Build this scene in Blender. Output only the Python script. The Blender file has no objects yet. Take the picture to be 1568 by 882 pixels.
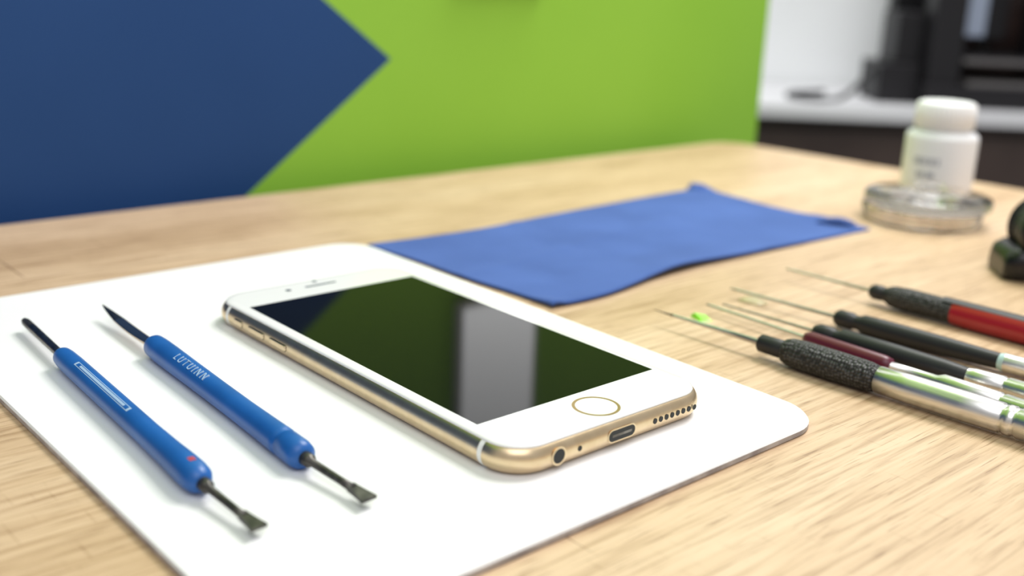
import bpy, bmesh, math, random
from mathutils import Vector, Matrix
random.seed(3)
S=0.001; Z0=0.75            # modelling in millimetres above the table top, table top at 0.75 m
scn=bpy.context.scene
scn.view_settings.view_transform='Standard'
scn.view_settings.look='None'
scn.view_settings.exposure=0.0

# ------------------------------------------------------------------ materials
def mat(name,col,rough=.5,metal=0.,spec=.5,coat=0.,trans=0.,ior=1.5,emit=None,estr=0.,sheen=0.,alpha=1.):
    m=bpy.data.materials.new(name); m.use_nodes=True
    b=m.node_tree.nodes['Principled BSDF']
    b.inputs['Base Color'].default_value=(*col,1); b.inputs['Roughness'].default_value=rough
    b.inputs['Metallic'].default_value=metal; b.inputs['Specular IOR Level'].default_value=spec
    b.inputs['Coat Weight'].default_value=coat; b.inputs['Coat Roughness'].default_value=.05
    b.inputs['Transmission Weight'].default_value=trans; b.inputs['IOR'].default_value=ior
    b.inputs['Sheen Weight'].default_value=sheen
    if emit: 
        b.inputs['Emission Color'].default_value=(*emit,1); b.inputs['Emission Strength'].default_value=estr
    return m
def N(m,t,**k):
    n=m.node_tree.nodes.new(t)
    for a,v in k.items(): setattr(n,a,v)
    return n
def L(m,a,b): m.node_tree.links.new(a,b)
def noise_col(m,c1,c2,scale,vec=(1,1,1),detail=4,bump=0.,bscale=None,lo=.35,hi=.65,dist=.0002):
    b=m.node_tree.nodes['Principled BSDF']
    tc=N(m,'ShaderNodeTexCoord'); mp=N(m,'ShaderNodeMapping'); mp.inputs['Scale'].default_value=vec
    L(m,tc.outputs['Object'],mp.inputs['Vector'])
    n=N(m,'ShaderNodeTexNoise'); n.inputs['Scale'].default_value=scale; n.inputs['Detail'].default_value=detail
    L(m,mp.outputs[0],n.inputs['Vector'])
    r=N(m,'ShaderNodeValToRGB'); r.color_ramp.elements[0].position=lo; r.color_ramp.elements[1].position=hi
    r.color_ramp.elements[0].color=(*c1,1); r.color_ramp.elements[1].color=(*c2,1)
    L(m,n.outputs['Fac'],r.inputs['Fac']); L(m,r.outputs['Color'],b.inputs['Base Color'])
    if bump:
        n2=N(m,'ShaderNodeTexNoise'); n2.inputs['Scale'].default_value=bscale or scale; n2.inputs['Detail'].default_value=3
        L(m,mp.outputs[0],n2.inputs['Vector'])
        bp=N(m,'ShaderNodeBump'); bp.inputs['Strength'].default_value=bump; bp.inputs['Distance'].default_value=dist
        L(m,n2.outputs['Fac'],bp.inputs['Height']); L(m,bp.outputs['Normal'],b.inputs['Normal'])
    return m

# oak table: long grain along X
M_oak=mat('oak_laminate',(.6,.43,.28),.42,spec=.4)
def build_oak(m):
    b=m.node_tree.nodes['Principled BSDF']
    tc=N(m,'ShaderNodeTexCoord')
    def noise(vec,scale,detail=5,dist=0.):
        mp=N(m,'ShaderNodeMapping'); mp.inputs['Scale'].default_value=vec
        L(m,tc.outputs['Object'],mp.inputs['Vector'])
        n=N(m,'ShaderNodeTexNoise'); n.inputs['Scale'].default_value=scale; n.inputs['Detail'].default_value=detail
        n.inputs['Distortion'].default_value=dist
        L(m,mp.outputs[0],n.inputs['Vector']); return n
    def ramp(src,stops):
        r=N(m,'ShaderNodeValToRGB'); e=r.color_ramp.elements
        e[0].position,e[0].color=stops[0][0],(*stops[0][1],1); e[1].position,e[1].color=stops[-1][0],(*stops[-1][1],1)
        for p,c in stops[1:-1]:
            x=e.new(p); x.color=(*c,1)
        L(m,src,r.inputs['Fac']); return r
    def mul(a,bb,f):
        x=N(m,'ShaderNodeMix',data_type='RGBA',blend_type='MULTIPLY'); x.inputs[0].default_value=f
        L(m,a,x.inputs[6]); L(m,bb,x.inputs[7]); return x.outputs[2]
    broad=ramp(noise((1.2,9,1),3.5,5,.6).outputs['Fac'],[(.3,(.53,.365,.22)),(.5,(.64,.46,.295)),(.7,(.71,.535,.365))])
    fine=ramp(noise((3,60,5),9,7,.3).outputs['Fac'],[(.36,(.68,.62,.55)),(.5,(.93,.91,.88)),(.62,(1,1,1))])
    pores=ramp(noise((14,420,14),5,3).outputs['Fac'],[(.32,(.5,.42,.35)),(.41,(1,1,1))])
    cross=ramp(noise((260,16,20),4,3).outputs['Fac'],[(.28,(.68,.62,.56)),(.35,(1,1,1))])
    c=mul(broad.outputs[0],fine.outputs[0],.9); c=mul(c,pores.outputs[0],.8); c=mul(c,cross.outputs[0],.6)
    scr=ramp(noise((520,9,10),1.7,2,.3).outputs['Fac'],[(.25,(.35,.27,.2)),(.29,(1,1,1))])   # fine scratches across the grain
    c=mul(c,scr.outputs[0],.8)
    L(m,c,b.inputs['Base Color'])
    bp=N(m,'ShaderNodeBump'); bp.inputs['Strength'].default_value=.12; bp.inputs['Distance'].default_value=.0003
    L(m,pores.outputs[0],bp.inputs['Height']); L(m,bp.outputs[0],b.inputs['Normal'])
build_oak(M_oak)
M_oakedge=noise_col(mat('oak_edge_band',(.5,.36,.22),.5),(.42,.29,.17),(.58,.42,.27),20,(1,1,20))
M_board=noise_col(mat('white_board',(.88,.88,.88),.38,spec=.35),(.85,.845,.85),(.89,.885,.885),14,bump=.02,bscale=600)
M_boardedge=noise_col(mat('board_edge_fibre',(.4,.36,.34),.7),(.30,.27,.27),(.50,.46,.44),200)
M_cloth=noise_col(mat('blue_microfibre',(.05,.11,.40),.85,spec=.15,sheen=.12),(.048,.104,.33),(.062,.128,.39),30,bump=.5,bscale=1800)
M_gold=noise_col(mat('champagne_aluminium',(.76,.62,.43),.34,metal=1.),(.70,.54,.34),(.75,.595,.39),300,bump=.03,bscale=4000)
M_white=mat('white_front_glass',(.86,.85,.84),.12,spec=.5,coat=.3)
M_antenna=mat('antenna_band_plastic',(.88,.87,.84),.4)
M_screen=mat('black_display_glass',(.004,.0045,.005),.05,spec=.2,ior=1.27)
M_black=mat('dark_cavity',(.006,.006,.006),.5)
M_ring=mat('rose_gold_ring',(.62,.36,.26),.3,metal=1.)
M_grey=mat('sensor_dark',(.02,.05,.05),.15)
M_bluep=noise_col(mat('blue_tool_plastic',(.012,.11,.42),.36,spec=.45),(.010,.095,.34),(.014,.12,.42),60,bump=.04,bscale=1500)
M_label=mat('handle_label_print',(.36,.50,.68),.35)
M_red=mat('red_dot',(.45,.05,.07),.4)
M_steel=noise_col(mat('brushed_steel',(.72,.71,.69),.33,metal=1.),(.64,.63,.61),(.78,.77,.75),60,(20,1,20))
M_dsteel=noise_col(mat('dark_steel',(.16,.14,.12),.28,metal=1.),(.12,.105,.09),(.22,.2,.18),400)
M_blade=noise_col(mat('blackened_blade',(.05,.05,.05),.4,metal=.7),(.045,.042,.04),(.10,.093,.085),500)
M_bronze=mat('warm_steel',(.62,.5,.38),.16,metal=1.)
M_rub=mat('black_rubber',(.016,.016,.018),.48,spec=.4)
M_knurl=mat('knurled_black_grip',(.022,.022,.024),.5,spec=.45)
def knurl(m,sc=1050):
    b=m.node_tree.nodes['Principled BSDF']; tc=N(m,'ShaderNodeTexCoord'); v=N(m,'ShaderNodeTexVoronoi')
    v.inputs['Scale'].default_value=sc; v.inputs['Randomness'].default_value=.5; L(m,tc.outputs['Object'],v.inputs['Vector'])
    r=N(m,'ShaderNodeValToRGB'); r.color_ramp.elements[0].color=(.075,.073,.072,1); r.color_ramp.elements[1].color=(.006,.006,.006,1)
    r.color_ramp.elements[0].position=.15;r.color_ramp.elements[1].position=.62
    L(m,v.outputs['Distance'],r.inputs['Fac']); L(m,r.outputs[0],b.inputs['Base Color'])
    bp=N(m,'ShaderNodeBump',invert=True); bp.inputs['Strength'].default_value=1.; bp.inputs['Distance'].default_value=.0005
    L(m,v.outputs['Distance'],bp.inputs['Height']); L(m,bp.outputs[0],b.inputs['Normal'])
knurl(M_knurl)
M_redp=mat('red_handle_plastic',(.34,.010,.018),.3,coat=.2)
M_maroon=mat('maroon_sleeve',(.11,.009,.028),.35)
M_teal=mat('pale_teal_band',(.45,.62,.60),.35)
M_blackgl=mat('glossy_black_plastic',(.008,.008,.009),.28,spec=.4)
M_cap=mat('white_cap_plastic',(.86,.86,.86),.4)
M_bott=mat('frosted_bottle_plastic',(.82,.82,.83),.35)
M_bprint=mat('grey_label_print',(.40,.41,.46),.6)
M_glass=mat('clear_glass',(1,1,1),.02,trans=1.,ior=1.38)
M_film=mat('yellow_film',(.80,.70,.42),.3,trans=.5)
M_chip=mat('green_yellow_chip',(.3,.8,.05),.3)
M_chip2=mat('yellow_chip',(.85,.75,.1),.3)
M_floor=noise_col(mat('grey_vinyl_floor',(.3,.3,.3),.5),(.25,.25,.26),(.34,.34,.34),8)
M_wwall=noise_col(mat('white_paint',(.82,.83,.85),.7),(.8,.81,.83),(.85,.86,.88),4)
M_cwhite=mat('white_counter_laminate',(.62,.62,.64),.4)
M_brown=noise_col(mat('dark_brown_cabinet',(.03,.02,.018),.5),(.034,.020,.016),(.07,.045,.036),6)
M_machine=mat('machine_black',(.012,.011,.013),.5,spec=.3)
M_mgrey=mat('machine_grey_metal',(.16,.15,.15),.45,metal=.4)
M_sticker=mat('sticker_pale',(.36,.42,.54),.5)
M_copper=mat('machine_brown_panel',(.06,.032,.027),.5)

# ------------------------------------------------------------------ builder
class B:
    def __init__(s): s.v=[]; s.f=[]; s.m=[]; s.sm=[]; s.mats=[]
    def mi(s,m):
        if m not in s.mats: s.mats.append(m)
        return s.mats.index(m)
    def add(s,vs,fs,m,smooth=True):
        o=len(s.v); s.v+= [tuple(x) for x in vs]; k=s.mi(m)
        for f in fs: s.f.append([o+i for i in f]); s.m.append(k); s.sm.append(smooth)
    def loft(s,loops,m,cap0=True,cap1=True,smooth=True,ms=None):
        n=len(loops[0]); o=len(s.v); k=s.mi(m)
        for l in loops: s.v+=[tuple(x) for x in l]
        for i in range(len(loops)-1):
            kk=s.mi(ms[i]) if ms else k
            for j in range(n):
                j2=(j+1)%n
                s.f.append([o+i*n+j,o+i*n+j2,o+(i+1)*n+j2,o+(i+1)*n+j]); s.m.append(kk); s.sm.append(smooth)
        if cap0: s.f.append([o+j for j in range(n)][::-1]); s.m.append(s.mi(ms[0]) if ms else k); s.sm.append(False)
        if cap1: s.f.append([o+(len(loops)-1)*n+j for j in range(n)]); s.m.append(s.mi(ms[-1]) if ms else k); s.sm.append(False)
    def lathe(s,p0,p1,prof,seg=40):
        """prof: list of (t_mm, r_mm, material of the segment that STARTS here)"""
        p0=Vector(p0); p1=Vector(p1); d=(p1-p0).normalized()
        a=d.cross(Vector((0,0,1))); 
        if a.length<1e-4: a=Vector((1,0,0))
        a.normalize(); b=a.cross(d)
        loops=[];ms=[]
        for t,r,m in prof:
            c=p0+d*t
            loops.append([c+a*(math.cos(2*math.pi*i/seg)*r)+b*(math.sin(2*math.pi*i/seg)*r) for i in range(seg)])
            ms.append(m)
        s.loft(loops,ms[0],ms=ms[:-1])
    def box(s,x0,x1,y0,y1,z0,z1,m):
        v=[(x0,y0,z0),(x1,y0,z0),(x1,y1,z0),(x0,y1,z0),(x0,y0,z1),(x1,y0,z1),(x1,y1,z1),(x0,y1,z1)]
        s.add(v,[(3,2,1,0),(4,5,6,7),(0,1,5,4),(1,2,6,5),(2,3,7,6),(3,0,4,7)],m,False)
    def disc(s,c,ax,r0,r1,m,seg=32,sx=1.):
        """ring (r0>0) or disc on plane with normal ax"""
        c=Vector(c); ax=Vector(ax).normalized(); a=ax.cross(Vector((0,0,1)))
        if a.length<1e-4:a=Vector((1,0,0))
        a.normalize(); b=ax.cross(a)
        o=[c+a*(math.cos(2*math.pi*i/seg)*r1*sx)+b*(math.sin(2*math.pi*i/seg)*r1) for i in range(seg)]
        if r0<=0: s.add(o,[list(range(seg))],m,False)
        else:
            q=[c+a*(math.cos(2*math.pi*i/seg)*r0*sx)+b*(math.sin(2*math.pi*i/seg)*r0) for i in range(seg)]
            s.add(o+q,[(i,(i+1)%seg,seg+(i+1)%seg,seg+i) for i in range(seg)],m,False)
    def make(s,name,M=None,bevel=0.,fix=True,auto=40,origin=None):
        me=bpy.data.meshes.new(name)
        o=Vector(origin) if origin else Vector((0,0,0))
        vs=[Vector(v) for v in s.v]
        if M is not None: vs=[M@v for v in vs]
        me.from_pydata([((v-o)*S) for v in vs],[],s.f)
        for m in s.mats: me.materials.append(m)
        for p,k,sm in zip(me.polygons,s.m,s.sm): p.material_index=k; p.use_smooth=sm
        if fix:
            bm=bmesh.new(); bm.from_mesh(me); bmesh.ops.recalc_face_normals(bm,faces=bm.faces); bm.to_mesh(me); bm.free()
        ob=bpy.data.objects.new(name,me); scn.collection.objects.link(ob)
        ob.location=(o.x*S,o.y*S,o.z*S+Z0)
        if bevel:
            md=ob.modifiers.new('bevel','BEVEL'); md.width=bevel*S; md.segments=3; md.limit_method='ANGLE'; md.angle_limit=math.radians(auto)
        return ob
def rrect(x0,x1,y0,y1,r,z,n=10,ex=()):
    """rounded rectangle loop ccw, ex: extra y stations on the long sides"""
    pts=[]
    def arc(cx,cy,a0):
        for i in range(n+1):
            a=a0+math.pi/2*i/n; pts.append((cx+r*math.cos(a),cy+r*math.sin(a),z))
    arc(x1-r,y0+r,-math.pi/2)
    for y in sorted(ex): pts.append((x1,y,z))
    arc(x1-r,y1-r,0); arc(x0+r,y1-r,math.pi/2)
    for y in sorted(ex,reverse=True): pts.append((x0,y,z))
    arc(x0+r,y0+r,math.pi)
    return pts

# ------------------------------------------------------------------ room
b=B(); b.box(-2200,3200,-2200,3200,-770,-750,M_floor); b.make('floor')
# green partition with a painted blue arrow
M_part=mat('green_blue_painted_panel',(.25,.5,.04),.6,spec=.2)
def build_part(m):
    bs=m.node_tree.nodes['Principled BSDF']; tc=N(m,'ShaderNodeTexCoord'); sp=N(m,'ShaderNodeSeparateXYZ'); L(m,tc.outputs['Object'],sp.inputs[0])
    def ma(op,a,bv):
        n=N(m,'ShaderNodeMath',operation=op)
        for i,x in enumerate((a,bv)):
            if x is None: continue
            if isinstance(x,(int,float)): n.inputs[i].default_value=x
            else: L(m,x,n.inputs[i])
        return n.outputs[0]
    az=ma('ABSOLUTE',ma('SUBTRACT',sp.outputs[2],.0585),None)
    val=ma('ADD',sp.outputs[0],ma('MULTIPLY',az,1.35))
    fac=ma('LESS_THAN',val,.158)
    n=N(m,'ShaderNodeTexNoise'); n.inputs['Scale'].default_value=7; L(m,tc.outputs['Object'],n.inputs['Vector'])
    def rp(c1,c2):
        r=N(m,'ShaderNodeValToRGB'); r.color_ramp.elements[0].color=(*c1,1); r.color_ramp.elements[1].color=(*c2,1)
        r.color_ramp.elements[0].position=.3; r.color_ramp.elements[1].position=.7
        L(m,n.outputs['Fac'],r.inputs[0]); return r.outputs[0]
    mx=N(m,'ShaderNodeMix',data_type='RGBA'); L(m,fac,mx.inputs[0])
    L(m,rp((.26,.52,.048),(.285,.55,.058)),mx.inputs[6]); L(m,rp((.014,.055,.175),(.019,.066,.205)),mx.inputs[7])
    L(m,mx.outputs[2],bs.inputs['Base Color'])
build_part(M_part)
b=B(); b.box(-1600,480,247,265,-750,1400,M_part); b.make('wall_back')
# far white wall + counter, set diagonally (45 deg)
R45=Matrix.Rotation(math.radians(-45),4,'Z')
F0=Matrix.Translation(Vector((921,554,0)))@R45      # x: along counter (to the right), y: away from camera
b=B(); b.box(-1500,2300,285,305,-750,1400,M_wwall); b.make('wall_far',F0)
CT=-40
b=B()
b.box(-420,1500,0,280,CT-17,CT,M_cwhite)
b.box(-400,1480,30,280,-745,CT-17,M_brown)
for i in range(5): b.box(-395+i*375,-30+i*375,18,30,-700,CT-32,M_brown)
for i in range(5): b.lathe((-60+i*375,10,-200),(-60+i*375,10,-320),[(0,5,M_steel),(120,5,M_steel)],12)
b.make('counter_cabinet',F0,bevel=2)

# ------------------------------------------------------------------ table
b=B()
def table_loop(z,ins=0):
    return [(-760+ins,-700+ins,z),(424-ins,-700+ins,z),(424-ins,27,z),(417-ins,200,z),(414-ins,212-ins*.3,z),(408-ins,220-ins,z),(398,223.5-ins,z),(-760+ins,240-ins,z)]
b.loft([table_loop(-28,1),table_loop(-27),table_loop(-1.2),table_loop(-.4,.3),table_loop(0,1.2)],M_oak,ms=[M_oakedge,M_oakedge,M_oak,M_oak],smooth=False)
for x,y in ((-720,-660),(380,-660),(-720,190),(375,185)):
    b.box(x-25,x+25,y-25,y+25,-750,-28,M_steel)
b.box(-695,355,-670,-645,-90,-28,M_steel); b.box(-695,350,175,200,-90,-28,M_steel)
b.make('work_table')

# ------------------------------------------------------------------ board
b=B()
X0,X1,Y0,Y1=-101.5,55.3,-88.6,125.0
b.loft([rrect(X0+.3,X1-.3,Y0+.3,Y1-.3,13,0.02),rrect(X0,X1,Y0,Y1,13,.35),rrect(X0,X1,Y0,Y1,13,1.5),rrect(X0+.35,X1-.35,Y0+.35,Y1-.35,13,2.0)],M_board,ms=[M_boardedge,M_boardedge,M_board],smooth=False)
b.make('white_work_board')

# ------------------------------------------------------------------ phone
b=B(); W,H=33.5,69.05; zb=2.03
ex=(-58.6,-57.2,57.2,58.6)
loops=[]
def pl(ins,z,n=12): return rrect(-W+ins,W-ins,-H+ins,H-ins,10.2-ins,zb+z,n,ex)
for i in range(15):
    a=-math.pi/2+math.pi*i/14*.93
    loops.append(pl(2.9*(1-math.cos(a)) if i>0 else 2.9,3.4+3.4*math.sin(a)))
b.loft(loops,M_gold)
ins_top=2.9*(1-math.cos(-math.pi/2+math.pi*.93)); z_top=3.4+3.4*math.sin(-math.pi/2+math.pi*.93)
ka=b.mi(M_antenna)
for fi,f in enumerate(b.f):
    if len(f)!=4: continue
    ys=[b.v[i][1] for i in f]; xs=[abs(b.v[i][0]) for i in f]
    if min(xs)>25 and (max(ys)<-57.1 and min(ys)>-58.7 or min(ys)>57.1 and max(ys)<58.7): b.m[fi]=ka
# white glass with curved edge
gl=[pl(ins_top-.9,z_top-.35),pl(ins_top-.75,z_top+.0),pl(ins_top-.3,z_top+.22),pl(ins_top+.4,z_top+.36),pl(ins_top+1.4,z_top+.42)]
b.loft(gl,M_white)
zt=zb+z_top+.42
def flat(x0,x1,y0,y1,r,dz,m): 
    b.add(rrect(x0,x1,y0,y1,r,zt+dz,6),[list(range(28))],m,False)
flat(-29.2,29.2,-52.0,52.0,.15,.02,M_screen)
b.disc((0,-60.4,zt+.03),(0,0,1),5.0,5.75,M_ring,48)
b.disc((0,-60.4,zt+.02),(0,0,1),0,5.0,M_white,48)
flat(-5.6,5.6,59.9,61.0,.5,.03,M_grey)
b.disc((-11.5,60.4,zt+.03),(0,0,1),0,.95,M_grey,24)
b.disc((0,64.3,zt+.03),(0,0,1),0,.8,M_grey,24)
# bottom edge details  (edge plane y=-H)
ym=-H-.03; zc=zb+3.4
def slot(xc,w,h,y,m):
    r=h/2*.98; pts=[(x,y,z) for x,z,_ in rrect(xc-w/2,xc+w/2,zc-h/2,zc+h/2,r,0,6)]
    b.add(pts,[list(range(28))],m,False)
b.disc((-20,ym-.02,zc),(0,-1,0),1.75,2.2,M_gold); b.disc((-20,ym,zc),(0,-1,0),0,1.8,M_black)
b.disc((-13.6,ym-.02,zc),(0,-1,0),0,.65,M_black,20)
slot(0,9.4,3.3,ym,M_gold); slot(0,8.7,2.7,ym-.03,M_black); 
b.box(-3.2,3.2,ym-.06,ym-.035,zc-.3,zc+.3,M_dsteel)
for i in range(8): b.disc((11.4+i*2.05,ym-.02,zc),(0,-1,0),0,.72,M_black,20)
# side switch and volume keys (left side)
def key(y,l,h=2.0,d=.45,side=-1):
    x=side*W
    lo=[[(x-side*.6,py_,pz_) for py_,pz_,_ in rrect(y-l/2,y+l/2,zc-h/2,zc+h/2,h/2*.96,0,5)],
        [(x+side*d*.7,py_,pz_) for py_,pz_,_ in rrect(y-l/2,y+l/2,zc-h/2,zc+h/2,h/2*.96,0,5)],
        [(x+side*d,py_,pz_) for py_,pz_,_ in rrect(y-l/2+.3,y+l/2-.3,zc-h/2+.25,zc+h/2-.25,(h/2-.25)*.96,0,5)]]
    b.loft(lo,M_gold)
    pts=[(x+side*.03,py_,pz_) for py_,pz_,_ in rrect(y-l/2-.15,y+l/2+.15,zc-h/2-.15,zc+h/2+.15,(h/2+.15)*.96,0,5)]
    b.add(pts,[list(range(24))],M_black,False)
key(51,5,1.7,.25); key(40.5,9,1.7,.25); key(28.5,9,1.7,.25); key(38,9,1.7,.3,1)
b.make('smartphone')

# ------------------------------------------------------------------ cloth
def make_cloth():
    top=[(58.5,120.2),(83,117.2),(114,115.8),(158,119),(207,121.5),(246,122.8),(262,122)]
    bot=[(63.0,20.5),(87,19.4),(117,24.0),(141,26),(176,25.6),(216,24.6),(258.5,23)]
    nx,ny=110,60
    def interp(c,t):
        k=t*(len(c)-1); i=min(int(k),len(c)-2); f=k-i
        a=Vector(c[max(i-1,0)]);p=Vector(c[i]);q=Vector(c[i+1]);d=Vector(c[min(i+2,len(c)-1)])
        return .5*((2*p)+(q-a)*f+(2*a-5*p+4*q-d)*f*f+(3*p-a-3*q+d)*f**3)
    def lift(u,v,x,y):
        z=1.25
        z+=2.6*math.exp(-((u-.44)/.17)**2)*max(0,1-v/.3)**1.5
        z+=.3*math.sin(u*11+v*3)*math.exp(-v*6)+.14*math.sin(v*6+u*3)
        z+=.2*math.exp(-((v-.45-.25*u)/.03)**2)+.25*math.exp(-((u-.30-.1*v)/.012)**2)*v+.25*math.exp(-((u-.72+.12*v)/.02)**2)*(1-v)
        z+=1.1*math.exp(-((u-.02)/.03)**2)*math.exp(-((v)/.08)**2)
        z+=2.0*math.exp(-((u-1)/.05)**2-((v-.98)/.06)**2)
        z+=1.0*math.exp(-((u-.985)/.035)**2-((v-.25)/.07)**2)
        return max(z,1.0)
    b=B(); vs=[];vb=[]
    for j in range(ny+1):
        for i in range(nx+1):
            u,v=i/nx,j/ny
            p=interp(bot,u).lerp(interp(top,u),v)
            e=min(1,max(0,(u-.9)/.1)); e0=min(1,max(0,(.1-u)/.1))
            x=p.x+math.sin(v*7+1)*1.5*e+.5*math.sin(v*11)*e0; y=p.y
            z=lift(u,v,x,y); vs.append((x,y,z))
            vb.append((x,y,max(z-1.1,.04)))
    W_=nx+1; fs=[(j*W_+i,j*W_+i+1,(j+1)*W_+i+1,(j+1)*W_+i) for j in range(ny) for i in range(nx)]
    k=len(vs); fb=[tuple(k+q for q in reversed(f)) for f in fs]
    side=[]
    for i in range(nx): side+= [(i,i+1,k+i+1,k+i),(ny*W_+i+1,ny*W_+i,k+ny*W_+i,k+ny*W_+i+1)]
    for j in range(ny): side+= [((j+1)*W_,j*W_,k+j*W_,k+(j+1)*W_),(j*W_+nx,(j+1)*W_+nx,k+(j+1)*W_+nx,k+j*W_+nx)]
    b.add(vs+vb,fs+fb+side,M_cloth,True)
    # turned-up corner flaps
    def flap(c,ang,l,w,h):
        ca,sa=math.cos(ang),math.sin(ang); L_=[]
        for t in range(7):
            q=t/6; a=q*math.pi*.9
            cx=c[0]+ca*l*q; cy_=c[1]+sa*l*q; zz=1.6+h*math.sin(a)
            L_.append([(cx-sa*w/2*(1-.4*q),cy_+ca*w/2*(1-.4*q),zz),(cx+sa*w/2*(1-.4*q),cy_-ca*w/2*(1-.4*q),zz),(cx+sa*w/2*(1-.4*q),cy_-ca*w/2*(1-.4*q),zz-.8),(cx-sa*w/2*(1-.4*q),cy_+ca*w/2*(1-.4*q),zz-.8)])
        b.loft(L_,M_cloth)
    flap((257,121),math.radians(20),8,8,2.4)
    flap((251,44),math.radians(-70),16,10,1.8)
    b.make('microfibre_cloth')
make_cloth()

# ------------------------------------------------------------------ blue spudgers
def blade(b,p0,p1,w0,w1,th,m,n=6):
    p0=Vector(p0);p1=Vector(p1); d=(p1-p0).normalized(); a=d.cross(Vector((0,0,1))).normalized(); u=a.cross(d)
    L_=[]
    for i in range(n+1):
        q=i/n; c=p0.lerp(p1,q); w=w0+(w1-w0)*(q**1.3); t=th*(1-.5*q)
        L_.append([c+a*w/2+u*t/2,c-a*w/2+u*t/2,c-a*w/2-u*t/2,c+a*w/2-u*t/2])
    b.loft(L_,m,smooth=False)
def patch(b,p0,p1,t0,t1,r,a0,a1,m,n=8):
    p0=Vector(p0);p1=Vector(p1); d=(p1-p0).normalized(); a=d.cross(Vector((0,0,1))).normalized(); u=a.cross(d)
    vs=[]
    for t in (t0,t1):
        for i in range(n+1):
            g=math.radians(a0+(a1-a0)*i/n); vs.append(p0+d*t+a*(math.sin(g)*r)+u*(math.cos(g)*r))
    b.add(vs,[(i,i+1,n+1+i+1,n+1+i) for i in range(n)],m,True)
BL=M_bluep
# spudger one (rounded steel rod front, chisel rear)
z=5.35
b=B(); P0=(-82.6,54,z); P1=(-86.2,-35,z)
b.lathe(P0,P1,[(0,1.5,BL),(.5,2.2,BL),(1.5,2.55,BL),(4,2.75,BL),(10,2.85,BL),(15,2.85,BL),(52,2.85,BL),(60,2.85,BL),(72,3.05,BL),(80,3.3,BL),(84,3.3,BL),(86.5,3.1,BL),(88.2,2.3,BL),(89,1.3,BL)])
b.lathe((-82.6,53.8,z),(-80.9,88,z-.1),[(0,1.15,M_dsteel),(3,1.15,M_dsteel),(12,1.2,M_dsteel),(26,1.25,M_blade),(32,1.2,M_blade),(33.8,.9,M_blade),(34.4,.3,M_blade)],24)
b.lathe((-86.2,-34.8,z),(-85.4,-51,4.4),[(0,1.5,M_blade),(2,1.45,M_blade),(2.6,.85,M_blade),(12,.8,M_blade),(16,.9,M_blade)],24)
blade(b,(-85.45,-49.5,4.5),(-85.0,-55.5,4.1),1.7,3.7,1.5,M_blade)
patch(b,P0,P1,15,51,2.87,2,30,M_label); patch(b,P0,P1,16,50,2.89,6,26,BL); patch(b,P0,P1,18,48,2.91,10,22,M_label)
patch(b,P0,P1,82.5,84.3,3.32,-15,10,M_red,4)
sp1=b.make('repair_spudger',origin=(-85,0,5))
# spudger two (pointed leaf front, chisel rear)
b=B(); P0=(-60.3,48,z); P1=(-64.0,-37,z)
b.lathe(P0,P1,[(0,2.0,BL),(.4,2.7,BL),(1.5,3.15,BL),(5,3.3,BL),(12,3.3,BL),(25,3.15,BL),(42,3.05,BL),(56,3.05,BL),(68,3.2,BL),(74,3.3,BL),(75.2,3.3,BL),(75.6,3.0,BL),(76.4,3.0,BL),(76.8,3.3,BL),(82,3.3,BL),(84,3.0,BL),(85,1.6,BL)])
L_=[];c0=Vector((-60.3,48.2,z));c1=Vector((-58.9,86.5,z+.4))
for i in range(15):
    q=i/14; c=c0.lerp(c1,q); c.z+=.9*math.sin(q*math.pi)*-.6+q*q*.5
    w=(1.45+.35*math.sin(min(1,q*1.3)*math.pi)) if q<.6 else (1.65*(1-(q-.6)/.4)**.7+.12)
    t=1.1*(1-q*.75)
    L_.append([c+Vector((math.cos(2*math.pi*k/20)*w,0,math.sin(2*math.pi*k/20)*t)) for k in range(20)])
b.loft(L_,M_bronze,ms=[M_bronze]*9+[M_dsteel]*5)
b.lathe((-64.0,-36.8,z),(-62.7,-54,4.5),[(0,1.6,M_blade),(2,1.5,M_blade),(2.6,.9,M_blade),(12,.85,M_blade),(17,.95,M_blade)],24)
blade(b,(-62.8,-52.5,4.6),(-62.3,-58.6,4.1),1.8,3.9,1.5,M_blade)
sp2=b.make('repair_spudger.001',origin=(-62,0,5))
cu=bpy.data.curves.new('handle_lettering','FONT'); cu.body='LUTUINN'; cu.size=.0031; cu.extrude=.0003; cu.space_character=1.55; cu.align_y='CENTER'
t=bpy.data.objects.new('handle_lettering',cu); scn.collection.objects.link(t)
ax=Vector((-3.7,-85,0)).normalized(); g=math.radians(24)
nz=Vector((-math.sin(g),0,math.cos(g))); nz=(nz-ax*nz.dot(ax)).normalized(); ny_=nz.cross(ax).normalized()
pc=Vector((-60.3,48,z))+ax*19+nz*2.95
t.matrix_world=Matrix(((ax.x,ny_.x,nz.x,pc.x*S),(ax.y,ny_.y,nz.y,pc.y*S),(ax.z,ny_.z,nz.z,pc.z*S+Z0),(0,0,0,1))); cu.materials.append(M_label)
mw=t.matrix_world.copy(); t.parent=sp2; bpy.context.view_layer.update(); t.matrix_world=mw

# ------------------------------------------------------------------ precision probes on the right
ST=M_steel; RB=M_rub; KN=M_knurl
def probe(name,p0,p1,prof,extra=None):
    b=B(); b.lathe(p0,p1,prof,36)
    if extra: extra(b)
    mid=(Vector(p0)+Vector(p1))/2
    return b.make(name,origin=tuple(mid))
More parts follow.
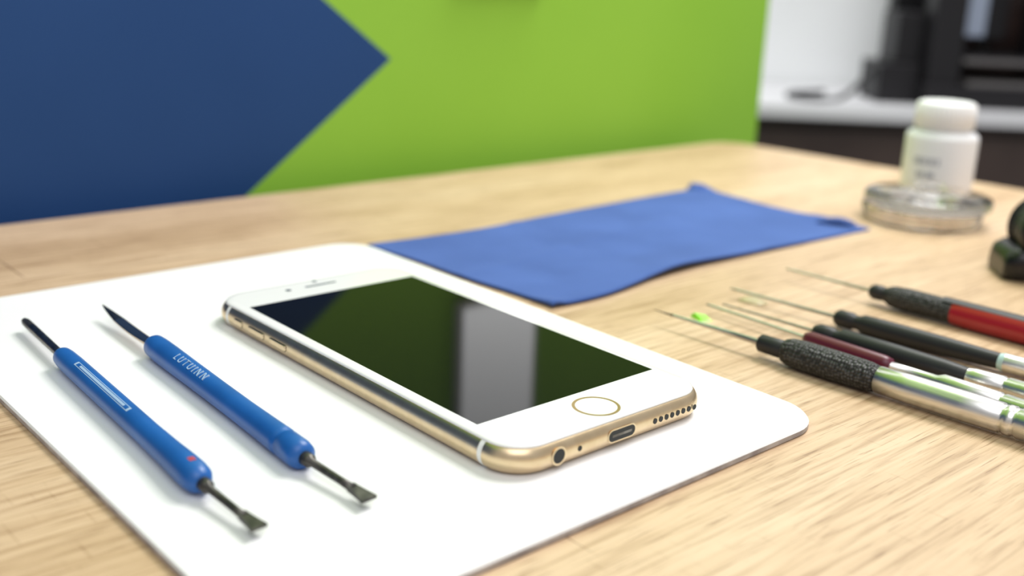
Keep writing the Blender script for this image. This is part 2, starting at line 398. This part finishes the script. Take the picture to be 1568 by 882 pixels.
# a: needle, black collar, knurled grip, steel body
probe('precision_probe',(79.8,-8.0,4.35),(85.2,-123,4.35),
 [(0,.06,M_dsteel),(6,.3,M_dsteel),(8,.5,ST),(20,.75,ST),(39.5,1.0,ST),(39.6,2.0,RB),(40.2,2.6,RB),(47.5,2.7,RB),(48,2.5,RB),(48.3,3.4,KN),(50,4.0,KN),(54,4.3,KN),(66,4.3,KN),(74,4.1,KN),(76.5,3.7,KN),(77,3.3,ST),(77.2,3.7,ST),(86,3.9,ST),(100,3.9,ST),(110,3.9,ST),(110.3,3.6,ST),(111.3,3.6,ST),(111.6,3.9,ST),(113.0,3.9,ST),(113.3,3.6,ST),(114.3,3.6,ST),(114.6,3.9,ST),(150,3.9,ST),(152,3.2,ST)])
# e: long thin rod, maroon sleeve, steel body
probe('precision_probe.001',(102.2,-11.6,2.9),(97.8,-122,2.9),
 [(0,.35,ST),(2,.5,ST),(38,.6,ST),(39,.9,ST),(39.2,1.7,M_maroon),(41,2.3,M_maroon),(66,2.5,M_maroon),(68,2.1,M_maroon),(68.3,1.3,ST),(82,1.7,ST),(84,2.6,ST),(100,2.8,ST),(100.3,2.5,ST),(101,2.5,ST),(101.3,2.8,ST),(150,2.8,ST)])
# b: black body
probe('precision_probe.002',(106.2,-15,3.15),(110.2,-118,3.15),
 [(0,.3,ST),(34,.55,ST),(34.2,1.9,RB),(36,2.7,RB),(40,2.7,RB),(41,2.3,RB),(42.5,2.3,RB),(43.5,3.0,RB),(60,3.1,RB),(76,2.8,RB),(82,2.4,RB),(82.3,2.3,ST),(84,2.7,ST),(92,2.9,ST),(92.3,2.6,ST),(93,2.6,ST),(93.3,2.9,ST),(150,2.9,ST)])
# c: black body, teal end
probe('precision_probe.003',(123.3,-4.8,3.15),(129.2,-100,3.15),
 [(0,.25,ST),(3,.5,ST),(40,.65,ST),(40.2,1.8,RB),(41.5,2.7,RB),(46,2.7,RB),(47,2.2,RB),(48.5,2.3,RB),(50,3.0,RB),(56,3.1,RB),(75,2.9,RB),(92,2.4,RB),(92.3,2.4,M_teal),(93.5,2.7,M_teal),(94,2.7,ST),(145,2.9,ST)])
# d: knurled neck and red handle with black inlay
def inlay(b): patch(b,(158,-3.3,4.35),(160.2,-90,4.35),60,118,4.38,-60,35,RB,10)
probe('precision_probe.004',(158,-3.3,4.35),(160.2,-90,4.35),
 [(0,.3,ST),(4,.45,ST),(34,.6,ST),(34.2,1.8,RB),(35.5,2.6,RB),(38.5,2.6,RB),(39,2.3,RB),(40,2.5,RB),(42,3.5,KN),(47,4.0,KN),(62,3.9,KN),(64,4.0,M_redp),(68,4.2,M_redp),(80,4.3,M_redp),(118,4.3,M_redp),(124,3.4,M_redp),(126,1.5,M_redp)],inlay)

# tiny scraps between the tips
b=B(); b.add([(93,-16.5,.1),(96.5,-19,.1),(98.3,-15.5,.1),(94.8,-11,.1),(94,-16,.9),(96.3,-17.8,.6),(97.3,-15.2,1.2),(95,-12.3,1.6)],[(3,2,1,0),(4,5,6,7),(0,1,5,4),(2,3,7,6),(3,0,4,7)],M_chip,False)
b.add([(96.5,-19,.1),(98.3,-15.5,.1),(97.3,-15.2,1.2),(96.3,-17.8,.6)],[(0,1,2,3)],M_chip2,False); b.make('plastic_chip')
b=B(); 
vs=[];n_=14
for r_,zz in ((1.,.05),(.92,.4),(.5,.5)):
    vs+=[(126+math.cos(a)*4*r_*(1+.25*math.sin(3*a)),-13+math.sin(a)*6*r_*(1+.2*math.cos(2*a)),zz) for a in [2*math.pi*i/n_ for i in range(n_)]]
b.loft([vs[:n_],vs[n_:2*n_],vs[2*n_:]],M_film); b.make('adhesive_film_scrap')

# ------------------------------------------------------------------ tape dispenser (black, right edge)
b=B()
RT_=Matrix.Translation(Vector((248,-58.5,0)))@Matrix.Rotation(math.radians(-50),4,'Z')
def sect(x,w,zlo,zhi,r=3):
    return [(x,p,q) for p,q,_ in rrect(-w,w,zlo,zhi,r,0,5)]
b.loft([sect(-18,10,.6,7,2.5),sect(-17,12,.1,10.5,4),sect(-13,14,.05,12.5,5),sect(0,14,.05,12.5,5),sect(30,14,.05,12,5),sect(58,13,.05,11,4),sect(60,12,.3,9,3)],M_blackgl)
b.lathe((-1,-11,18),(-1,11,18),[(0,10,M_blackgl),(1,12.2,M_blackgl),(3,12.8,M_blackgl),(3.2,11.6,M_rub),(18.8,11.6,M_rub),(19,12.8,M_blackgl),(21,12.2,M_blackgl),(22,10,M_blackgl)],40)
b.lathe((-1,-12,18),(-1,12,18),[(0,3,M_rub),(24,3,M_rub)],24)
b.make('tape_dispenser',RT_)

# ------------------------------------------------------------------ bottle + dish
b=B(); bx,by=350.5,41.5
b.lathe((bx,by,0.03),(bx,by,50),[(0,15.5,M_bott),(.6,17,M_bott),(3,17.3,M_bott),(32,17.3,M_bott),(33.8,16.9,M_bott),(35.2,15.2,M_bott),(35.8,12.8,M_bott),(37,12.8,M_cap),(37.2,14,M_cap),(48.5,14,M_cap),(49.6,13.4,M_cap),(50,12.2,M_cap)],48)
for i in range(40):   # cap ribs
    a=2*math.pi*i/40; cx,cy_=bx+math.cos(a)*14,by+math.sin(a)*14
    b.lathe((cx,cy_,37.6),(cx,cy_,48.2),[(0,.3,M_cap),(10.6,.3,M_cap)],6)
def bpatch(a0,a1,z0,z1):
    vs=[];n=8
    for zz in (z0,z1):
        for i in range(n+1):
            a=math.radians(a0+(a1-a0)*i/n); vs.append((bx+17.36*math.cos(a),by+17.36*math.sin(a),zz))
    b.add(vs,[(i,i+1,n+2+i,n+1+i) for i in range(n)],M_bprint,True)
ac=math.degrees(math.atan2(-260,-530))
for (o0,o1,z0_,z1_) in ((-40,-28,20,23.5),(-26,-18,20,23.5),(-15,-6,20,23.5),(-3,2,20,23.5),(-34,-20,13.5,16.5),(-17,-4,13.5,16.5)):
    bpatch(ac+o0,ac+o1,z0_,z1_)
b.make('plastic_bottle')
b=B(); dx,dy=298.5,20
b.lathe((dx,dy,.05),(dx,dy,20),[(0,25,M_glass),(.4,26,M_glass),(7.2,27,M_glass),(7.6,26.4,M_glass),(7.2,25.4,M_glass),(1.8,24.2,M_glass),(1.5,23,M_glass),(1.5,.5,M_glass)],64)
b.make('glass_dish')
b=B()
b.lathe((dx+2,dy-1,7.75),(dx+2,dy-1,30),[(0,27.2,M_glass),(.4,28.2,M_glass),(3.6,28.4,M_glass),(5.0,27.4,M_glass),(5.4,20,M_glass),(6.6,10,M_glass),(8.4,6,M_glass),(9.8,7,M_glass),(10.6,4,M_glass),(10.6,.4,M_glass)],64)
b.make('glass_lid')

# ------------------------------------------------------------------ desktop machine on the counter
b=B(); K=M_machine
zt_=CT+.1; q=75
b.box(118+q,530+q,30,270,zt_,zt_+26,K)                 # base
b.box(170+q,528+q,36,264,zt_+26,zt_+31,M_mgrey)
b.box(122+q,160+q,40,80,zt_+24,zt_+330,K); b.box(490+q,524+q,40,64,zt_+24,zt_+330,K)
b.box(122+q,160+q,220,254,zt_+24,zt_+330,K); b.box(490+q,524+q,230,254,zt_+24,zt_+330,K)
b.box(118+q,530+q,30,270,zt_+330,zt_+356,K)
b.box(140+q,506+q,252,260,zt_+24,zt_+330,M_copper)     # rear panel
b.box(156+q,160+q,80,220,zt_+24,zt_+330,K)
b.box(166+q,490+q,50,220,zt_+52,zt_+58,M_mgrey)          # bed
b.box(170+q,486+q,54,216,zt_+58,zt_+61,K)
b.box(156+q,490+q,140,160,zt_+150,zt_+170,K)            # gantry
b.box(166+q,235+q,116,154,zt_+80,zt_+200,K); b.box(172+q,206+q,108,116,zt_+82,zt_+170,M_sticker)
b.lathe((216+q,135,zt_+80),(216+q,135,zt_+63),[(0,9,K),(10,7,ST),(17,2,ST)],16)
b.box(300+q,400+q,150,220,zt_+61,zt_+120,M_copper); b.box(250+q,290+q,70,110,zt_+61,zt_+150,K)
b.box(320+q,380+q,70,130,zt_+61,zt_+105,K)
b.lathe((330+q,28,zt_+12),(330+q,20,zt_+12),[(0,7,M_redp),(6,7,M_redp),(8,5,M_redp)],24)
b.box(70+q,118+q,60,150,zt_,zt_+48,K); b.box(88+q,118+q,70,140,zt_+48,zt_+110,K)      # side power box
b.lathe((330+q,180,zt_+190),(330+q,230,zt_+190),[(0,45,M_copper),(3,45,M_copper),(3.2,22,K),(40,22,K),(40.2,45,M_copper),(44,45,M_copper)],32)
b.make('desktop_printer',F0,bevel=2)
cu=bpy.data.curves.new('power_cable','CURVE'); cu.dimensions='3D'; cu.bevel_depth=.0032; cu.bevel_resolution=4
s_=cu.splines.new('BEZIER'); pts=[(144,95,CT+36),(125,80,CT+18),(100,60,CT+3.4),(60,40,CT+3.4),(40,80,CT+3.4),(95,130,CT+3.4)]
s_.bezier_points.add(len(pts)-1)
for p_,q_ in zip(s_.bezier_points,pts):
    w=F0@Vector(q_); p_.co=(w.x*S,w.y*S,w.z*S+Z0); p_.handle_left_type=p_.handle_right_type='AUTO'
o_=bpy.data.objects.new('power_cable',cu); cu.materials.append(M_rub); scn.collection.objects.link(o_)

# ------------------------------------------------------------------ wall lamp (tall strip) seen mirrored in the display
M_lamp=mat('lamp_diffuser',(.9,.9,.9),.5,emit=(.96,.98,1),estr=2.3)
b=B()
b.box(203,265,241,246.9,100,420,M_cwhite); b.box(206,262,239.8,241.2,103,417,M_lamp)
b.make('wall_lamp',bevel=.8)

# ------------------------------------------------------------------ lights
def area(name,loc,target,size,power,col=(1,1,1),sy=None):
    l=bpy.data.lights.new(name,'AREA'); l.energy=power; l.size=size; l.color=col
    if sy: l.shape='RECTANGLE'; l.size_y=sy
    o=bpy.data.objects.new(name,l); scn.collection.objects.link(o)
    o.location=Vector(loc)*S+Vector((0,0,Z0)); 
    d=(Vector(target)-Vector(loc)); o.rotation_euler=d.to_track_quat('-Z','Y').to_euler()
    return o
area('ceiling_light_key',(560,20,900),(40,0,0),.42,9.2,(1,.985,.96))
area('ceiling_light_room',(-500,-700,1300),(100,100,0),1.1,10,(.98,.98,1))
area('ceiling_light_rear',(850,450,1300),(1050,800,0),.8,13)
w=bpy.data.worlds.new('room_ambience'); scn.world=w; w.use_nodes=True
bg=w.node_tree.nodes['Background']; bg.inputs[0].default_value=(.98,.98,1,1); bg.inputs[1].default_value=.50

# ------------------------------------------------------------------ camera
cd=bpy.data.cameras.new('camera'); co=bpy.data.objects.new('camera',cd); scn.collection.objects.link(co); scn.camera=co
RT=Vector((.75075,-.65959,.03631)); FW=Vector((.64018,.71291,-.28624)); RT.normalize(); FW.normalize(); UP=RT.cross(FW).normalized(); 
co.matrix_world=Matrix(((RT.x,UP.x,-FW.x,-172.10*S),(RT.y,UP.y,-FW.y,-221.04*S),(RT.z,UP.z,-FW.z,107.29*S+Z0),(0,0,0,1)))
cd.sensor_width=36; cd.lens=1653.93/1568*36; cd.clip_start=.01; cd.clip_end=50
cd.dof.use_dof=True; cd.dof.focus_distance=.265; cd.dof.aperture_fstop=8.5
